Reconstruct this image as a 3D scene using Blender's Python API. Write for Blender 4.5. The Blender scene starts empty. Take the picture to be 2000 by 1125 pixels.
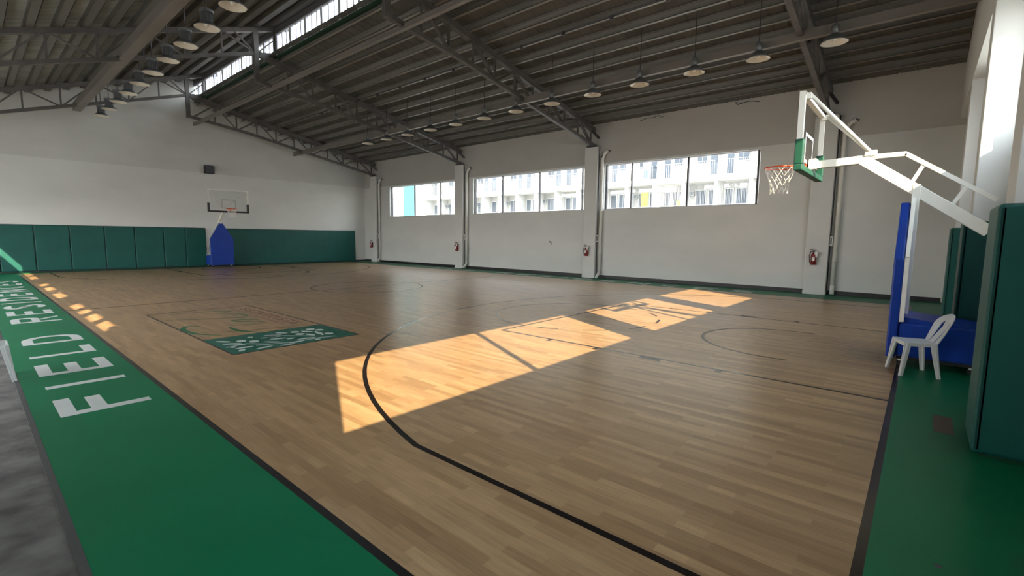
import bpy, math, random
from mathutils import Vector, Matrix
random.seed(7)
C = bpy.context.scene.collection
sc = bpy.context.scene
PI = math.pi

# ------------------------------------------------------------------ camera, light, exposure
YAW, PIT, ROL = .7128, -.1068, .0107
fw = Vector((math.cos(YAW)*math.cos(PIT), math.sin(YAW)*math.cos(PIT), math.sin(PIT)))
rt = fw.cross(Vector((0, 0, 1))).normalized(); up = rt.cross(fw)
r2 = rt*math.cos(ROL)+up*math.sin(ROL); u2 = -rt*math.sin(ROL)+up*math.cos(ROL)
cd = bpy.data.cameras.new('camera'); cam = bpy.data.objects.new('camera', cd); C.objects.link(cam)
m = Matrix((r2, u2, -fw)).transposed().to_4x4(); m.translation = Vector((-1.378, -.157, 1.72)); cam.matrix_world = m
cd.sensor_width = 36; cd.lens = 923.4/2000*36; cd.clip_start = .05; cd.clip_end = 500
sc.camera = cam

KX, KY = .735, 1.44                      # sun: metres travelled in x and y for each metre it drops
SKY = 10.5
sun = bpy.data.lights.new('sun', 'SUN'); sun.energy = 21.0; sun.color = (1, .80, .52); sun.angle = math.radians(.35)
so = bpy.data.objects.new('sun', sun); C.objects.link(so)
so.rotation_euler = Vector((KX, KY, -1)).to_track_quat('-Z', 'Y').to_euler()
w = bpy.data.worlds.new('sky'); sc.world = w; w.use_nodes = True
wn, wl = w.node_tree.nodes, w.node_tree.links
bg = wn['Background']
tc = wn.new('ShaderNodeTexCoord'); sx = wn.new('ShaderNodeSeparateXYZ'); cr = wn.new('ShaderNodeValToRGB')
wl.new(tc.outputs['Generated'], sx.inputs[0]); wl.new(sx.outputs['Z'], cr.inputs[0]); wl.new(cr.outputs[0], bg.inputs[0])
cr.color_ramp.elements[0].position = 0; cr.color_ramp.elements[0].color = (1, .97, .93, 1)
cr.color_ramp.elements[1].position = .8; cr.color_ramp.elements[1].color = (.72, .86, 1, 1)
bg.inputs[1].default_value = SKY
sc.view_settings.view_transform = 'Standard'; sc.view_settings.look = 'None'
sc.view_settings.exposure = 0; sc.view_settings.gamma = 1; sc.view_settings.use_curve_mapping = False
cy = sc.cycles
cy.use_denoising = True
try: cy.denoiser = 'OPENIMAGEDENOISE'
except Exception: pass
cy.max_bounces = 8; cy.diffuse_bounces = 6; cy.glossy_bounces = 3; cy.transmission_bounces = 4; cy.transparent_max_bounces = 8
cy.caustics_reflective = False; cy.caustics_refractive = False
cy.sample_clamp_indirect = 12

def portal(loc, size, direction):
    return
    l = bpy.data.lights.new('portal', 'AREA'); l.shape = 'RECTANGLE'; l.size, l.size_y = size; l.cycles.is_portal = True
    o = bpy.data.objects.new('portal', l); C.objects.link(o); o.location = loc
    o.rotation_euler = Vector(direction).to_track_quat('-Z', 'Z').to_euler()

# ------------------------------------------------------------------ materials
MATS = {}
def mat(name, col, rough=.6, metal=0, noise=None, spec=.5, bump=None, coat=0):
    """noise = (scale, amount, (stretch xyz)); bump = (scale, strength)"""
    if name in MATS: return MATS[name]
    M = bpy.data.materials.new(name); M.use_nodes = True; n, l = M.node_tree.nodes, M.node_tree.links
    b = n['Principled BSDF']; b.inputs['Roughness'].default_value = rough; b.inputs['Metallic'].default_value = metal
    b.inputs['Specular IOR Level'].default_value = spec; b.inputs['Coat Weight'].default_value = coat
    b.inputs['Base Color'].default_value = (*col, 1)
    t = n.new('ShaderNodeTexCoord')
    sca, amt, st = noise or (3, .06, (1, 1, 1))
    mp = n.new('ShaderNodeMapping'); mp.inputs['Scale'].default_value = st; l.new(t.outputs['Object'], mp.inputs[0])
    nz = n.new('ShaderNodeTexNoise'); nz.inputs['Scale'].default_value = sca; nz.inputs['Detail'].default_value = 4
    l.new(mp.outputs[0], nz.inputs['Vector'])
    r = n.new('ShaderNodeValToRGB'); r.color_ramp.elements[0].position = .3; r.color_ramp.elements[1].position = .7
    r.color_ramp.elements[0].color = tuple(max(0, c*(1-amt)) for c in col)+(1,)
    r.color_ramp.elements[1].color = tuple(min(1, c*(1+amt)) for c in col)+(1,)
    l.new(nz.outputs[0], r.inputs[0]); l.new(r.outputs[0], b.inputs['Base Color'])
    if bump:
        z = n.new('ShaderNodeTexNoise'); z.inputs['Scale'].default_value = bump[0]; l.new(t.outputs['Object'], z.inputs['Vector'])
        bp = n.new('ShaderNodeBump'); bp.inputs['Strength'].default_value = bump[1]; bp.inputs['Distance'].default_value = .01
        l.new(z.outputs[0], bp.inputs['Height']); l.new(bp.outputs[0], b.inputs['Normal'])
    MATS[name] = M; return M

def wood_floor():
    M = bpy.data.materials.new('printed_plank_vinyl'); M.use_nodes = True; n, l = M.node_tree.nodes, M.node_tree.links
    b = n['Principled BSDF']; b.inputs['Roughness'].default_value = .33; b.inputs['Specular IOR Level'].default_value = .65
    t = n.new('ShaderNodeTexCoord'); mp = n.new('ShaderNodeMapping'); mp.inputs['Rotation'].default_value = (0, 0, PI/2)
    l.new(t.outputs['Object'], mp.inputs[0])
    def brick(w_, h_, off, c1, c2):
        k = n.new('ShaderNodeTexBrick'); k.offset = off; k.inputs['Scale'].default_value = 1
        k.inputs['Brick Width'].default_value = w_; k.inputs['Row Height'].default_value = h_
        k.inputs['Mortar Size'].default_value = 0.0; k.inputs['Color1'].default_value = (*c1, 1); k.inputs['Color2'].default_value = (*c2, 1)
        l.new(mp.outputs[0], k.inputs['Vector']); return k
    k1 = brick(.62, .072, .37, (.345, .205, .098), (.50, .322, .168))
    k2 = brick(1.1, .072, .61, (.80, .79, .77), (1.0, 1.0, 1.0))
    mx = n.new('ShaderNodeMix'); mx.data_type = 'RGBA'; mx.blend_type = 'MULTIPLY'; mx.inputs[0].default_value = 1
    l.new(k1.outputs[0], mx.inputs[6]); l.new(k2.outputs[0], mx.inputs[7])
    m2 = n.new('ShaderNodeMapping'); m2.inputs['Scale'].default_value = (1, .06, 1); l.new(t.outputs['Object'], m2.inputs[0])
    g = n.new('ShaderNodeTexNoise'); g.inputs['Scale'].default_value = 55; g.inputs['Detail'].default_value = 5; l.new(m2.outputs[0], g.inputs['Vector'])
    gr = n.new('ShaderNodeValToRGB'); gr.color_ramp.elements[0].position = .3; gr.color_ramp.elements[1].position = .7
    gr.color_ramp.elements[0].color = (.82, .80, .78, 1); gr.color_ramp.elements[1].color = (1.06, 1.06, 1.06, 1); l.new(g.outputs[0], gr.inputs[0])
    m3 = n.new('ShaderNodeMix'); m3.data_type = 'RGBA'; m3.blend_type = 'MULTIPLY'; m3.inputs[0].default_value = 1
    l.new(mx.outputs[2], m3.inputs[6]); l.new(gr.outputs[0], m3.inputs[7]); l.new(m3.outputs[2], b.inputs['Base Color'])
    return M

def glass_mat(name='clear_glass', tint=(.95, .97, .97), refl=None):
    M = bpy.data.materials.new(name); M.use_nodes = True; n, l = M.node_tree.nodes, M.node_tree.links
    n.remove(n['Principled BSDF']); tr = n.new('ShaderNodeBsdfTransparent'); tr.inputs[0].default_value = (*tint, 1)
    gl = n.new('ShaderNodeBsdfGlossy'); gl.inputs['Roughness'].default_value = .03
    fr = n.new('ShaderNodeFresnel'); fr.inputs[0].default_value = 1.25; mx = n.new('ShaderNodeMixShader')
    if refl is None: l.new(fr.outputs[0], mx.inputs[0])
    else: mx.inputs[0].default_value = refl
    l.new(tr.outputs[0], mx.inputs[1]); l.new(gl.outputs[0], mx.inputs[2])
    l.new(mx.outputs[0], n['Material Output'].inputs[0]); return M

M_wood = wood_floor()
M_green = mat('green_vinyl', (.0015, .14, .058), .42, spec=.22, noise=(1.2, .08, (1, 1, 1)), bump=(6, .05))
M_line = mat('black_line_vinyl', (.008, .006, .006), .25, spec=.3)
M_white_line = mat('white_line_vinyl', (.52, .54, .52), .5)
M_conc = mat('rough_concrete', (.105, .10, .092), .85, noise=(3.6, .6, (1, 1, 1)), bump=(9, .6))
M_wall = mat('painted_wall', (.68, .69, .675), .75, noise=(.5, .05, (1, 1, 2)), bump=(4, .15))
M_wallup = mat('wall_paint_dimmed', (.50, .49, .47), .75, noise=(.5, .05, (1, 1, 2)), bump=(4, .15))  # weaker light high on the window wall, put into its colour
M_pad = mat('green_pad_vinyl', (.005, .082, .070), .5, spec=.35, noise=(1.5, .12, (1, 1, 1)), bump=(3, .25))
M_steel = mat('grey_painted_steel', (.115, .11, .108), .55, noise=(3, .18, (1, 1, 1)))
M_purl = mat('brown_grey_purlin', (.27, .255, .235), .42, metal=.2, noise=(2, .15, (1, .2, 1)))
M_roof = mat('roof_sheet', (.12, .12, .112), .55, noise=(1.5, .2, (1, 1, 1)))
M_roof_l = mat('roof_sheet_lit', (.38, .39, .375), .55, noise=(1.5, .2, (1, 1, 1)))  # same sheet as the right slope; brighter light on the left painted in
M_purl_l = mat('purlin_shaded', (.12, .115, .105), .5, noise=(2, .15, (1, .2, 1)))  # same purlins as on the right; shaded look of the left slope painted in
M_ins = mat('white_steel', (.80, .80, .75), .35)
M_blue = mat('blue_vinyl', (.004, .038, .29), .42, spec=.3, noise=(3, .12, (1, 1, 1)), bump=(5, .4))
M_orange = mat('orange_steel', (.75, .10, .03), .4)
M_net = mat('white_cord', (.85, .84, .80), .8)
M_board_green = mat('green_rubber', (.006, .07, .042), .5)
M_black = mat('black_rubber', (.015, .015, .017), .5)
M_plastic = mat('white_plastic', (.62, .64, .64), .35)
M_lamp = mat('lamp_grey', (.16, .17, .18), .45, metal=.4)
M_refl = mat('lamp_reflector', (.72, .68, .60), .35, metal=.1)
M_red = mat('red_enamel', (.20, .008, .012), .3)
M_paper = mat('white_card', (.8, .8, .78), .7)
M_pipe = mat('white_pipe', (.76, .76, .72), .45)
M_dark = mat('dark_frame', (.05, .05, .06), .45)
M_win = mat('window_white_frame', (.62, .62, .70), .5)
M_teal = mat('teal_flashing', (.022, .06, .038), .5)
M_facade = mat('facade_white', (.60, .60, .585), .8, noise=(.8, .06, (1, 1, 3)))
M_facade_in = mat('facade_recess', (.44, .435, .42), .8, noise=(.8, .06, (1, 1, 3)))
M_turq = mat('turquoise_paint', (.035, .26, .29), .7)
M_pane = mat('tinted_pane', (.08, .10, .13), .25)
M_rail = mat('grey_railing', (.20, .21, .23), .5)
M_ac = mat('ac_white', (.35, .35, .34), .6)
M_cloth_g = mat('lime_cloth', (.35, .42, .04), .9)
M_cloth_p = mat('pink_cloth', (.42, .25, .30), .9)
M_cloth_b = mat('blue_cloth', (.16, .22, .33), .9)
M_ground = mat('paved_ground', (.30, .29, .27), .85, noise=(1, .2, (1, 1, 1)))
M_logo_g = mat('logo_green', (.006, .105, .07), .42)
M_logo_w = mat('logo_pale', (.50, .57, .55), .45)
M_script = mat('script_green', (.01, .13, .05), .45)
M_script2 = mat('script_olive', (.07, .10, .02), .45)
M_redbrown = mat('red_brown_print', (.17, .065, .05), .45)
M_brown = mat('brown_plate', (.06, .035, .02), .6)
M_glass = glass_mat('clear_glass', (.96, .975, .975), .06)
M_glassb = glass_mat('backboard_glass', (.97, .98, .98), .03)

# ------------------------------------------------------------------ mesh builder
class MB:
    def __init__(s): s.v = []; s.f = []
    def add(s, vs, fs):
        b = len(s.v); s.v += [tuple(v) for v in vs]; s.f += [tuple(b+i for i in f) for f in fs]; return s
    def box(s, a, b):
        x0, y0, z0 = (min(a[i], b[i]) for i in range(3)); x1, y1, z1 = (max(a[i], b[i]) for i in range(3))
        return s.add([(x0, y0, z0), (x1, y0, z0), (x1, y1, z0), (x0, y1, z0), (x0, y0, z1), (x1, y0, z1), (x1, y1, z1), (x0, y1, z1)],
                     [(3, 2, 1, 0), (4, 5, 6, 7), (0, 1, 5, 4), (1, 2, 6, 5), (2, 3, 7, 6), (3, 0, 4, 7)])
    def bar(s, p, q, w_, h_, upv=(0, 0, 1), w2=None, h2=None):
        p, q = Vector(p), Vector(q); d = (q-p).normalized(); u = Vector(upv)
        if abs(d.dot(u)) > .98: u = Vector((0, 1, 0))
        r = d.cross(u).normalized(); u = r.cross(d); w2 = w2 or w_; h2 = h2 or h_
        vs = []
        for c, a, b in ((p, w_, h_), (q, w2, h2)):
            vs += [c-r*a/2-u*b/2, c+r*a/2-u*b/2, c+r*a/2+u*b/2, c-r*a/2+u*b/2]
        return s.add(vs, [(3, 2, 1, 0), (4, 5, 6, 7), (0, 1, 5, 4), (1, 2, 6, 5), (2, 3, 7, 6), (3, 0, 4, 7)])
    def tube(s, pts, r, n=8, closed=False):
        pts = [Vector(p) for p in pts]; N = len(pts); rings = []
        prev = None
        for i, p in enumerate(pts):
            if closed: d = (pts[(i+1) % N]-pts[i-1])
            else: d = (pts[min(i+1, N-1)]-pts[max(i-1, 0)])
            d.normalize()
            u = Vector((0, 0, 1)) if prev is None else prev
            if abs(d.dot(u)) > .97: u = Vector((1, 0, 0)) if abs(d.x) < .9 else Vector((0, 1, 0))
            a = d.cross(u).normalized(); b = a.cross(d)
            prev = b
            rr = r[i] if isinstance(r, (list, tuple)) else r
            rings.append([p+a*math.cos(t*2*PI/n)*rr+b*math.sin(t*2*PI/n)*rr for t in range(n)])
        vs = [v for g in rings for v in g]; fs = []
        for i in range(N if closed else N-1):
            j = (i+1) % N
            for k in range(n): fs.append((i*n+k, i*n+(k+1) % n, j*n+(k+1) % n, j*n+k))
        if not closed: fs += [tuple(range(n-1, -1, -1)), tuple((N-1)*n+k for k in range(n))]
        return s.add(vs, fs)
    def lathe(s, prof, c=(0, 0, 0), n=20):
        vs = []; fs = []
        for r, z in prof:
            for k in range(n): vs.append((c[0]+r*math.cos(2*PI*k/n), c[1]+r*math.sin(2*PI*k/n), c[2]+z))
        for i in range(len(prof)-1):
            for k in range(n): fs.append((i*n+k, i*n+(k+1) % n, (i+1)*n+(k+1) % n, (i+1)*n+k))
        return s.add(vs, fs)
    def prism(s, poly, a, b, axis=2):
        """poly: 2D outline; extruded from a to b along axis"""
        n = len(poly)
        def P(p, t):
            return {0: (t, p[0], p[1]), 1: (p[0], t, p[1]), 2: (p[0], p[1], t)}[axis]
        return s.add([P(p, a) for p in poly]+[P(p, b) for p in poly],
                     [tuple(range(n-1, -1, -1)), tuple(range(n, 2*n))]+[(i, (i+1) % n, n+(i+1) % n, n+i) for i in range(n)])
    def build(s, name, material, parent=None, smooth=False, bevel=0, seg=2):
        me = bpy.data.meshes.new(name)
        off = Vector((0, 0, 0)); p = parent
        while p is not None: off += p.location; p = p.parent
        me.from_pydata([tuple(Vector(v)-off) for v in s.v], [], s.f); me.validate()
        me.materials.append(material)
        if smooth: me.polygons.foreach_set('use_smooth', [True]*len(me.polygons))
        o = bpy.data.objects.new(name, me); C.objects.link(o)
        if parent: o.parent = parent
        if bevel:
            md = o.modifiers.new('bevel', 'BEVEL'); md.width = bevel; md.segments = seg; md.limit_method = 'ANGLE'
        return o

def tag(o, label=None, cat=None, group=None, kind=None):
    for k, v in (('label', label), ('category', cat), ('group', group), ('kind', kind)):
        if v: o[k] = v
    return o
def thing(name, label, cat, loc=(0, 0, 0), group=None):
    o = bpy.data.objects.new(name, None); C.objects.link(o); o.location = loc; o.empty_display_size = .1
    return tag(o, label, cat, group)
def dup(root, loc, label, rotz=None):
    r = root.copy(); C.objects.link(r); r.location = loc; r['label'] = label
    if rotz is not None: r.rotation_euler = (0, 0, rotz)
    for ch in list(root.children):
        c = ch.copy(); C.objects.link(c); c.parent = r
        for g in list(ch.children):
            d = g.copy(); C.objects.link(d); d.parent = c
    return r
ORD = ['nearest the camera', 'second from the camera', 'third from the camera', 'fourth from the camera', 'fifth from the camera', 'sixth from the camera',
       'seventh from the camera', 'eighth from the camera', 'ninth from the camera', 'tenth from the camera', 'eleventh from the camera',
       'twelfth from the camera', 'farthest from the camera']

# ------------------------------------------------------------------ dimensions
XL, XR, YN, YF = -4.1, 16.70, -1.1, 28.85        # inner faces of the hall
TY = [2.4, 10.85, 19.15, 27.4]                    # truss / pillar rows
CW, CL = 15.09, 28.05                             # court
def zt_r(x): return 8.25-.205*(x-7)               # right truss top chord
def zt_l(x): return 7.22+.325*x                   # left truss top chord
def zr_r(x): return zt_r(x)+.30
def zr_l(x): return zt_l(x)+.30

# ------------------------------------------------------------------ floor
fl = MB().box((-4.4, -3.5, -.14), (XR+.3, YF+.3, -.012)).build('floor', M_conc); tag(fl, kind='structure')
ground = MB().box((-40, -40, -.5), (90, 90, -.16)).build('ground', M_ground); tag(ground, kind='structure')
ct = bpy.data.objects.new('floor_court', None); C.objects.link(ct); tag(ct, kind='structure')
MB().box((0, 0, -.012), (CW, CL, 0)).build('wood_surface', M_wood, ct)
LW = .052
def slab(x0, y0, x1, y1, name, m_, z0=-.012, z1=0, parent=ct):
    return MB().box((x0, y0, z0), (x1, y1, z1)).build(name, m_, parent)
slab(-1.075, YN, -LW, YF, 'green_border', M_green)
slab(-LW, YN, XR, -LW, 'green_border', M_green)
slab(CW+LW, -LW, XR, YF, 'green_border', M_green)
slab(-LW, CL+LW, CW+LW, YF, 'green_border', M_green)
slab(-1.115, YN, -1.075, YF, 'edge_strip', mat('edge_strip_rubber', (.05, .05, .05), .6), z1=.001)
slab(-LW, -LW, 0, CL+LW, 'boundary_line', M_line); slab(CW, -LW, CW+LW, CL+LW, 'boundary_line', M_line)
slab(0, -LW, CW, 0, 'boundary_line', M_line); slab(0, CL, CW, CL+LW, 'boundary_line', M_line)
HL = .0012
def line(pts, wd, name='court_line', m_=M_line, z=HL, closed=False, parent=ct):
    pts = [Vector((p[0], p[1], 0)) for p in pts]; N = len(pts); L_, R_ = [], []
    for i, p in enumerate(pts):
        a = pts[(i-1) % N] if (closed or i > 0) else p; b = pts[(i+1) % N] if (closed or i < N-1) else p
        d1 = (p-a); d2 = (b-p)
        if d1.length < 1e-6: d1 = d2
        if d2.length < 1e-6: d2 = d1
        n1 = Vector((-d1.y, d1.x, 0)).normalized(); n2 = Vector((-d2.y, d2.x, 0)).normalized()
        n_ = (n1+n2).normalized(); k = 1/max(.5, n_.dot(n1))
        ww = wd[i] if isinstance(wd, (list, tuple)) else wd
        L_.append(p+n_*ww/2*k); R_.append(p-n_*ww/2*k)
    vs = [(v.x, v.y, z) for v in L_]+[(v.x, v.y, z) for v in R_]
    vs += [(v[0], v[1], -.001) for v in vs]
    fs = []
    for i in range(N if closed else N-1):
        j = (i+1) % N
        fs += [(i, N+i, N+j, j), (i, j, 2*N+j, 2*N+i), (N+j, N+i, 3*N+i, 3*N+j)]
    return MB().add(vs, fs).build(name, m_, parent)
def arc(cx, cy_, r, a0, a1, n=40): return [(cx+r*math.cos(a0+(a1-a0)*i/n), cy_+r*math.sin(a0+(a1-a0)*i/n)) for i in range(n+1)]
HX = CW/2
for end in (0, 1):
    fy = (lambda y: y) if end == 0 else (lambda y: CL-y)
    T = lambda pts: [(x, fy(y)) for x, y in pts]
    yc, r3, xk = 1.50, 6.74, .95
    th = math.acos((HX-xk)/r3)
    line(T([(xk, 0)]+[(HX-r3*math.cos(th+(PI-2*th)*i/60), yc+r3*math.sin(th+(PI-2*th)*i/60)) for i in range(61)]+[(CW-xk, 0)]), LW, 'three_point_line')
    for sgn in (-1, 1):
        line(T([(HX+sgn*2.485, 0), (HX+sgn*2.485, 5.65)]), LW, 'lane_line')
        for yy, hh in ((1.75, .05), (2.7, .2), (3.6, .05), (4.5, .05)):
            line(T([(HX+sgn*2.5, yy), (HX+sgn*2.62, yy)]), hh*1.6, 'lane_mark')
        line(T([(HX+sgn*1.28, 1.2), (HX+sgn*1.28, 1.5)]), LW, 'no_charge_line')
    line(T([(HX-2.51, 5.65), (HX+2.51, 5.65)]), LW, 'free_throw_line')
    line(T(arc(HX, 5.65, 1.8, 0, PI)), LW, 'free_throw_arc')
    for k in range(6): line(T(arc(HX, 5.65, 1.8, PI+PI*(k+.25)/6, PI+PI*(k+.75)/6, 5)), LW, 'dashed_arc')
    line(T(arc(HX, 1.48, 1.28, 0, PI, 30)), LW, 'no_charge_arc')
line([(0, CL/2), (CW, CL/2)], LW, 'half_court_line')
line(arc(HX, CL/2, 1.8, 0, 2*PI*59/60, 59), LW, 'centre_circle', closed=True)

# block letters: drawn in a box w x 1 (u right, v up), stroke t
def letter_polys(ch, wd, t):
    R = lambda a, b, c, d: [(a, b), (c, b), (c, d), (a, d)]
    h = t*1.0
    if ch == 'F': return [R(0, 0, t, 1), R(t, 1-h, wd, 1), R(t, .48, wd*.88, .48+h)]
    if ch == 'E': return [R(0, 0, t, 1), R(t, 1-h, wd, 1), R(t, .43, wd*.88, .43+h), R(t, 0, wd, h)]
    if ch == 'L': return [R(0, 0, t, 1), R(t, 0, wd, h)]
    if ch == 'I': return [R(0, 0, t, 1)]
    if ch == 'N': return [R(0, 0, t, 1), R(wd-t, 0, wd, 1), [(t, 1), (t, .72), (wd-t, 0), (wd-t, .28)]]
    def ring(c0, rx, ry, a0, a1, n=10):
        out = []
        for i in range(n):
            p, q = a0+(a1-a0)*i/n, a0+(a1-a0)*(i+1)/n
            f = lambda a, dx: (c0[0]+(rx-dx)*math.cos(a), c0[1]+(ry-dx)*math.sin(a))
            out.append([f(p, 0), f(q, 0), f(q, t), f(p, t)])
        return out
    if ch == 'D':
        rx = min(wd*.55, .5); return [R(0, 0, t, 1), R(t, 0, wd-rx, h), R(t, 1-h, wd-rx, 1)]+ring((wd-rx, .5), rx, .5, -PI/2, PI/2)
    if ch == 'R':
        return [R(0, 0, t, 1), R(t, 1-h, wd-.27, 1), R(t, .42, wd-.27, .42+h*.9)]+ring((wd-.28, .71), .28, .29, -PI/2, PI/2)+[[(wd*.42, .44), (wd*.42+t*1.05, .44), (wd, 0), (wd-t*1.15, 0)]]
    if ch == 'C': return ring((wd/2, .5), wd/2, .5, PI*.28, PI*1.72, 18)
    if ch == 'S':
        return ring((wd/2, .73), wd/2, .27+.0, PI*.12, PI*1.5, 12)+ring((wd/2, .27+t*.0), wd/2, .27+t*.0+.0, -PI*.88, PI*.5, 12)[0:12]+[R(wd*.35, .46, wd*.65, .46+t*.55)]
    return []
def write(text, y0, adv, xtop, xbot, wds, t, m_, name='letter', mirror=False, z=HL, gap=.52, parent=ct):
    y = y0; H = xbot-xtop
    for ch, wdt in zip(text, wds):
        if ch != ' ':
            mb = MB()
            for poly in letter_polys(ch, wdt/abs(H), t/abs(H)):
                mb.prism([(xtop+(1-v)*H, y+(u*abs(H) if not mirror else -u*abs(H))) for u, v in poly], -.001, z)
            mb.build(name, m_, parent)
        y += (wdt+gap)*(-1 if mirror else 1)
WD = [.67, .18, .70, .60, .75, .80, .75, .70, .72, .18, .75, .70, .80, .72, .70, .72]
TXT = 'FIELD RESIDENCES'
write(TXT, 5.80, 0, -.905, -.215, WD, .125, M_white_line)
write(TXT, 22.2, 0, 16.0, 15.35, WD, .125, M_white_line, mirror=True)

# the printed logo
lg = [(1.04, 7.2), (3.04, 7.2), (3.04, 12.16), (1.04, 12.16)]
logo = MB().box((1.04, 7.2, -.001), (3.04, 8.57, .0006)).build('logo_band', M_logo_g, ct)
line(lg, .03, 'logo_border', closed=True, z=.0016)
def leaf(p, q, wd, m_=M_logo_w):
    p, q = Vector(p), Vector(q); d = q-p; n_ = Vector((-d.y, d.x)).normalized(); pts = []
    for i in range(9):
        t = i/8; pts.append(p+d*t+n_*wd/2*math.sin(PI*t)**.8)
    for i in range(7, 0, -1):
        t = i/8; pts.append(p+d*t-n_*wd/2*math.sin(PI*t)**.8)
    MB().prism([tuple(v) for v in pts], -.001, .0018).build('printed_leaf', m_, ct)
L1 = [(1.16, 8.35), (1.32, 8.12), (1.16, 8.04), (1.4, 7.9), (1.25, 7.87), (1.41, 7.78), (1.17, 7.72), (1.25, 7.69), (1.18, 7.57), (1.45, 7.57), (1.17, 7.34), (1.28, 7.48), (1.4, 7.34), (1.67, 7.39), (1.88, 8.27), (2.12, 8.13), (1.74, 8.07), (2.06, 8.0), (1.81, 7.87), (2.06, 7.82), (1.68, 7.77), (1.87, 7.53), (1.65, 8.34), (1.67, 8.23)]
L2 = [(2.11, 8.38), (2.24, 8.17), (1.87, 8.26), (2.1, 8.09), (1.76, 8.1), (2.02, 8.0), (2.02, 7.7), (2.15, 7.73), (2.12, 7.56), (2.42, 7.51), (1.73, 7.3), (1.97, 7.3), (1.9, 7.37), (2.19, 7.42), (2.48, 8.19), (2.6, 7.95), (2.42, 7.91), (2.48, 7.66), (2.31, 7.3), (2.41, 7.36), (2.65, 8.01), (2.59, 7.59)]
for P_ in (L1, L2):
    for i in range(0, len(P_), 2): leaf(P_[i], P_[i+1], .085)
for c in [(1.45, 8.08), (1.58, 7.91), (2.68, 8.24), (2.76, 8.06), (2.72, 7.64), (2.37, 8.19), (2.35, 7.95)]:
    MB().prism([(c[0]+.07*math.cos(a*PI/6), c[1]+.085*math.sin(a*PI/6)) for a in range(12)], -.001, .0018).build('printed_fruit', M_logo_w, ct)
for s_ in ([(1.12, 7.75), (1.43, 7.83), (1.67, 7.55)], [(1.49, 7.59), (1.95, 7.42), (2.47, 7.43), (2.69, 7.36)], [(2.07, 8.03), (2.25, 7.83), (2.45, 7.62)], [(2.65, 8.01), (2.6, 7.8), (2.59, 7.59)]):
    line(s_, .03, 'printed_stem', M_logo_w, z=.0014)
def smooth(pts, n=6):
    out = []; P_ = [pts[0]]+pts+[pts[-1]]
    for i in range(1, len(P_)-2):
        for k in range(n):
            t = k/n; a, b, c, d = (Vector(P_[j]) for j in (i-1, i, i+1, i+2))
            out.append(.5*((2*b)+(-a+c)*t+(2*a-5*b+4*c-d)*t*t+(-a+3*b-3*c+d)*t**3))
    out.append(Vector(pts[-1])); return out
def script(pts, w0, m_=M_script, name='script_stroke'):
    s_ = smooth(pts); n_ = len(s_)-1
    line(s_, [max(.012, w0*(.35+.65*math.sin(PI*i/n_))) for i in range(n_+1)], name, m_, z=.0013)
script([(1.39, 8.78), (1.22, 9.05), (1.13, 9.28), (1.09, 9.6), (1.11, 9.87), (1.21, 10.08), (1.3, 10.09), (1.4, 9.93)], .09)
script([(1.24, 9.29), (1.67, 9.0), (2.12, 8.87), (2.46, 8.77), (2.9, 8.79)], .035, M_script2)
script([(1.74, 9.47), (1.73, 9.23), (1.75, 9.0), (1.8, 8.86), (1.93, 8.6)], .09)
script([(1.76, 9.78), (1.89, 9.64), (2.11, 9.53), (2.4, 9.46)], .05)
script([(2.4, 9.46), (2.33, 9.74), (2.12, 9.92), (2.02, 10.18), (2.2, 10.16), (2.36, 9.98), (2.44, 9.93)], .07)
script([(1.14, 11.17), (1.6, 10.81), (2.07, 10.59), (2.36, 10.36)], .05)
script([(2.22, 10.5), (2.45, 10.6), (2.44, 10.9), (2.25, 11.15), (2.06, 11.45)], .06)
script([(1.2, 11.9), (2.06, 11.78), (2.28, 11.68), (2.43, 11.48), (2.18, 11.36)], .06)
line([(2.57, 12.0), (2.57, 9.11)], .018, 'logo_rule', M_redbrown, z=.0013)
write('RESIDENCES', 9.0, 0, 2.68, 2.90, [.19, .18, .18, .05, .19, .18, .20, .18, .18, .18], .035, M_redbrown, 'printed_letter', gap=.11, z=.0013)
slab(4.3, -.50, 4.85, -.36, 'floor_plate', M_brown, z1=.002)
for p in ((1.9, -.35), (6.15, -.05)): MB().lathe([(.0, .001), (.012, .003), (.02, 0)], (p[0], p[1], 0), 8).build('floor_scuff', M_dark, ct)

# ------------------------------------------------------------------ right wall (windows)
def wall_with_openings(name, x0, x1, ya, yb, z0, z1, ops, m_, splits=()):
    """wall normal to x"""
    mb = MB(); ys = sorted({ya, yb}|{o[0] for o in ops}|{o[1] for o in ops})
    for a, b in zip(ys, ys[1:]):
        o = [q for q in ops if q[0] <= a+1e-6 and q[1] >= b-1e-6]
        if o:
            mb.box((x0, a, z0), (x1, b, o[0][2])); mb.box((x0, a, o[0][3]), (x1, b, z1))
        else: mb.box((x0, a, z0), (x1, b, z1))
    return tag(mb.build(name, m_), kind='structure')
WINS = [(19.47, 25.9, 2.95, 4.82), (11.22, 18.3, 2.95, 4.82), (4.28, 10.33, 2.95, 4.82)]
wall_with_openings('wall_right', XR, XR+.25, YN-.2, YF+.3, -.14, 4.90, WINS, M_wall)
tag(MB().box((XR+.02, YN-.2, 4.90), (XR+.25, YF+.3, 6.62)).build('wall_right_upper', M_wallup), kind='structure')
MUL = [[25.83, 23.5, 21.1, 19.5], [18.25, 16.27, 13.9, 11.5], [10.28, 9.12, 6.8, 4.36]]
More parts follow.
